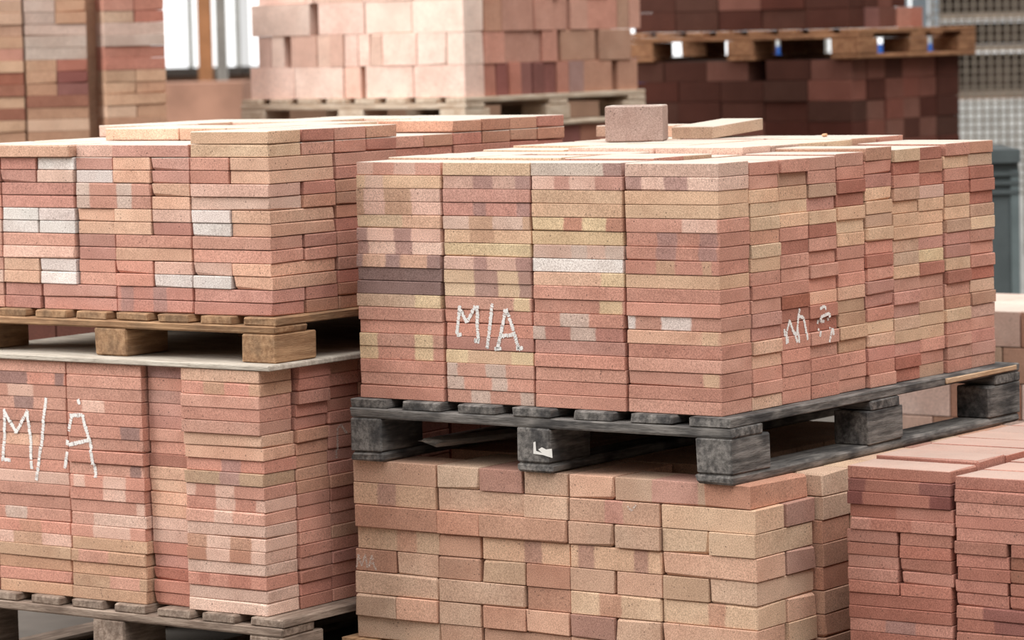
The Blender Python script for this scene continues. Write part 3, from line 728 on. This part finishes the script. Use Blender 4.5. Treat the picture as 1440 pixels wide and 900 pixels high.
pallet(S2.m @ Matrix.Translation((.02, -.03, -S2.o.z)), 1.12, .98, S2.o.z, 7, .1, W_TAN, 'tan pallet on the floor under the dark brown blocks')
hp = .125
pallet(S2.m @ Matrix.Translation((.05, -.03, nD * hD)), 1.14, 1.02, hp, 8, .09, W_TAN, 'tan brown pallet between the two dark brown block loads', bwid=.13, bdep=.16)
S3 = Stack(DC.x - .02, DC.y + .02, DC.z + hp)
UA = [dark(5, i + 2) for i in range(3)]
UB = [[(.12, 'lhlh'[(i + j) % 4]) for j in range(3)] for i in range(3)]; UB[2] = [(.12, 'v'), (.15, 'l'), (.12, 'r'), (.12, 'r')]
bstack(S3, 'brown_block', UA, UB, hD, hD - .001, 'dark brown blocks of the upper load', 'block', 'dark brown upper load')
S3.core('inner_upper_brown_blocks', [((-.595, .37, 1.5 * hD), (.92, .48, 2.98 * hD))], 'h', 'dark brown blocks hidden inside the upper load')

# tall buff stack by the window
TC = at_depth(234, 100, 12.5)
S4 = Stack(TC.x, TC.y, 0.13, math.degrees(YAW) + 22)
hT = .0432; nT = 36; topz = .13
GB = 'buff bricks of the tall stack by the window'
rows = ["1n 1n|2n 1r|1c 1c", "1r 1n|1c 2r|1k 1n", "1b 1n|1t 1g|2p 1w", "1r 1n|1b 1g|2c 1g", "1r 1c|1b 1g|2c 1g", "2g|2g|2c 1c", "2g|2g|2b 1b", "2r|2g|2n 1n", "2r|1r 1b|1t 1b", "1b 1b|1v 1b|1k 1b", "1b 1b|1v 1b|1k 1b", "2b|2k|1b 2b", "1b 1c|2b|2k 1b", "2b|2c|1b 2b", "2r|2b|2b 1b", "1b 1b|2k|1b 2b"]
base_i = 29                                     # rows start at the frame's upper edge
zt = TC.z + .245
for ci, s in enumerate(["1n 1r|2n 1c|1b 1c", "2n|2b|1n 2r"] + rows):
    z = zt + .0864 - ci * hT
    u = 0.0
    for gi, grp in enumerate(s.split('|')):
        for ki, (n, code) in enumerate(tok(grp)):
            w_ = (.232 if n == 2 else .116)
            if n == 1: code = code.split(':')[0]
            S4.brick('tall_stack_brick', (-(u + w_ / 2), .06 + (0 if gi == 0 else .03) + rnd.gauss(0, .002), z), (w_ - .003, .116, hT - .0006), False, code,
                     '%s in tall stack by window, %s course down, %s' % (desc(code), NUM[ci + 1], ('end pillar' if gi == 0 else 'middle pillar' if gi == 1 else 'far pillar') + (' outer half' if ki == 0 else ' inner half')), GB, yaw=.3)
            u += w_
        u += .055 if gi == 0 else .006
S4.core('inner_tall_stack_bricks', [((-.405, .60, .8), (.80, .84, 1.6)), *[((c[0], c[1] + .005, c[2]), z_) for c, z_ in shell(.95, 1.05, .945, .236, .118, hT)]], 'b', 'bricks hidden inside the tall buff stack')
pallet(S4.m @ Matrix.Translation((.02, -.03, -.13)), 1.06, 1.2, .13, 7, .1, W_BROWN, 'brown floor pallet under the tall buff stack')

# large pale blocks behind the black pallet
QC = at_depth(1400, 437, 10.0)
S5 = Stack(QC.x + .55, QC.y, .13)
hQ = (QC.z - .13) / 5
for ci in range(5):
    for i in range(4):
        code = 'q x p x c q x'.split()[(ci * 2 + i) % 7]
        S5.brick('large_block', (-(i + .5) * .235 - (.06 if ci % 2 else 0), .06, (4.5 - ci) * hQ), (.23, .118, hQ - .003), False, code,
                 '%s behind black pallet, %s course down, %s from end' % (desc(code, 'large block'), NUM[ci + 1], NUM[i + 1]), 'large pale blocks behind the black pallet', dust=.8 if ci == 0 else 0)
for i in range(4):
    for j in range(1, 5):
        S5.brick('large_block', (-(i + .5) * .235, .06 + j * .122, 4.5 * hQ), (.23, .118, hQ - .003), False, 'q', 'dusty peach block in top layer behind the black pallet, row %s, place %s' % (NUM[j + 1], NUM[i + 1]), 'large pale blocks behind the black pallet', dust=.35)
S5.core('inner_large_blocks', [((-.47, .36, hQ * 2), (.92, .48, hQ * 3.99))], 'q', 'large blocks hidden behind the black pallet')
pallet(S5.m @ Matrix.Translation((.02, -.03, -.13)), 1.04, .7, .13, 7, .1, W_BROWN, 'brown floor pallet under the large pale blocks')

# unseen brick load added behind the salmon ones; dark tone stands in for shade
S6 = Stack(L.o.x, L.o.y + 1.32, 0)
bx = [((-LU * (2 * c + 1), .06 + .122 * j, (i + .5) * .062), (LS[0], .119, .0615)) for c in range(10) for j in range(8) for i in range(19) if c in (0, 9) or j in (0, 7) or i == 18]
S6.core('added_backing_bricks', bx, 'h', 'unseen dark-toned brick load added close behind the two salmon loads')
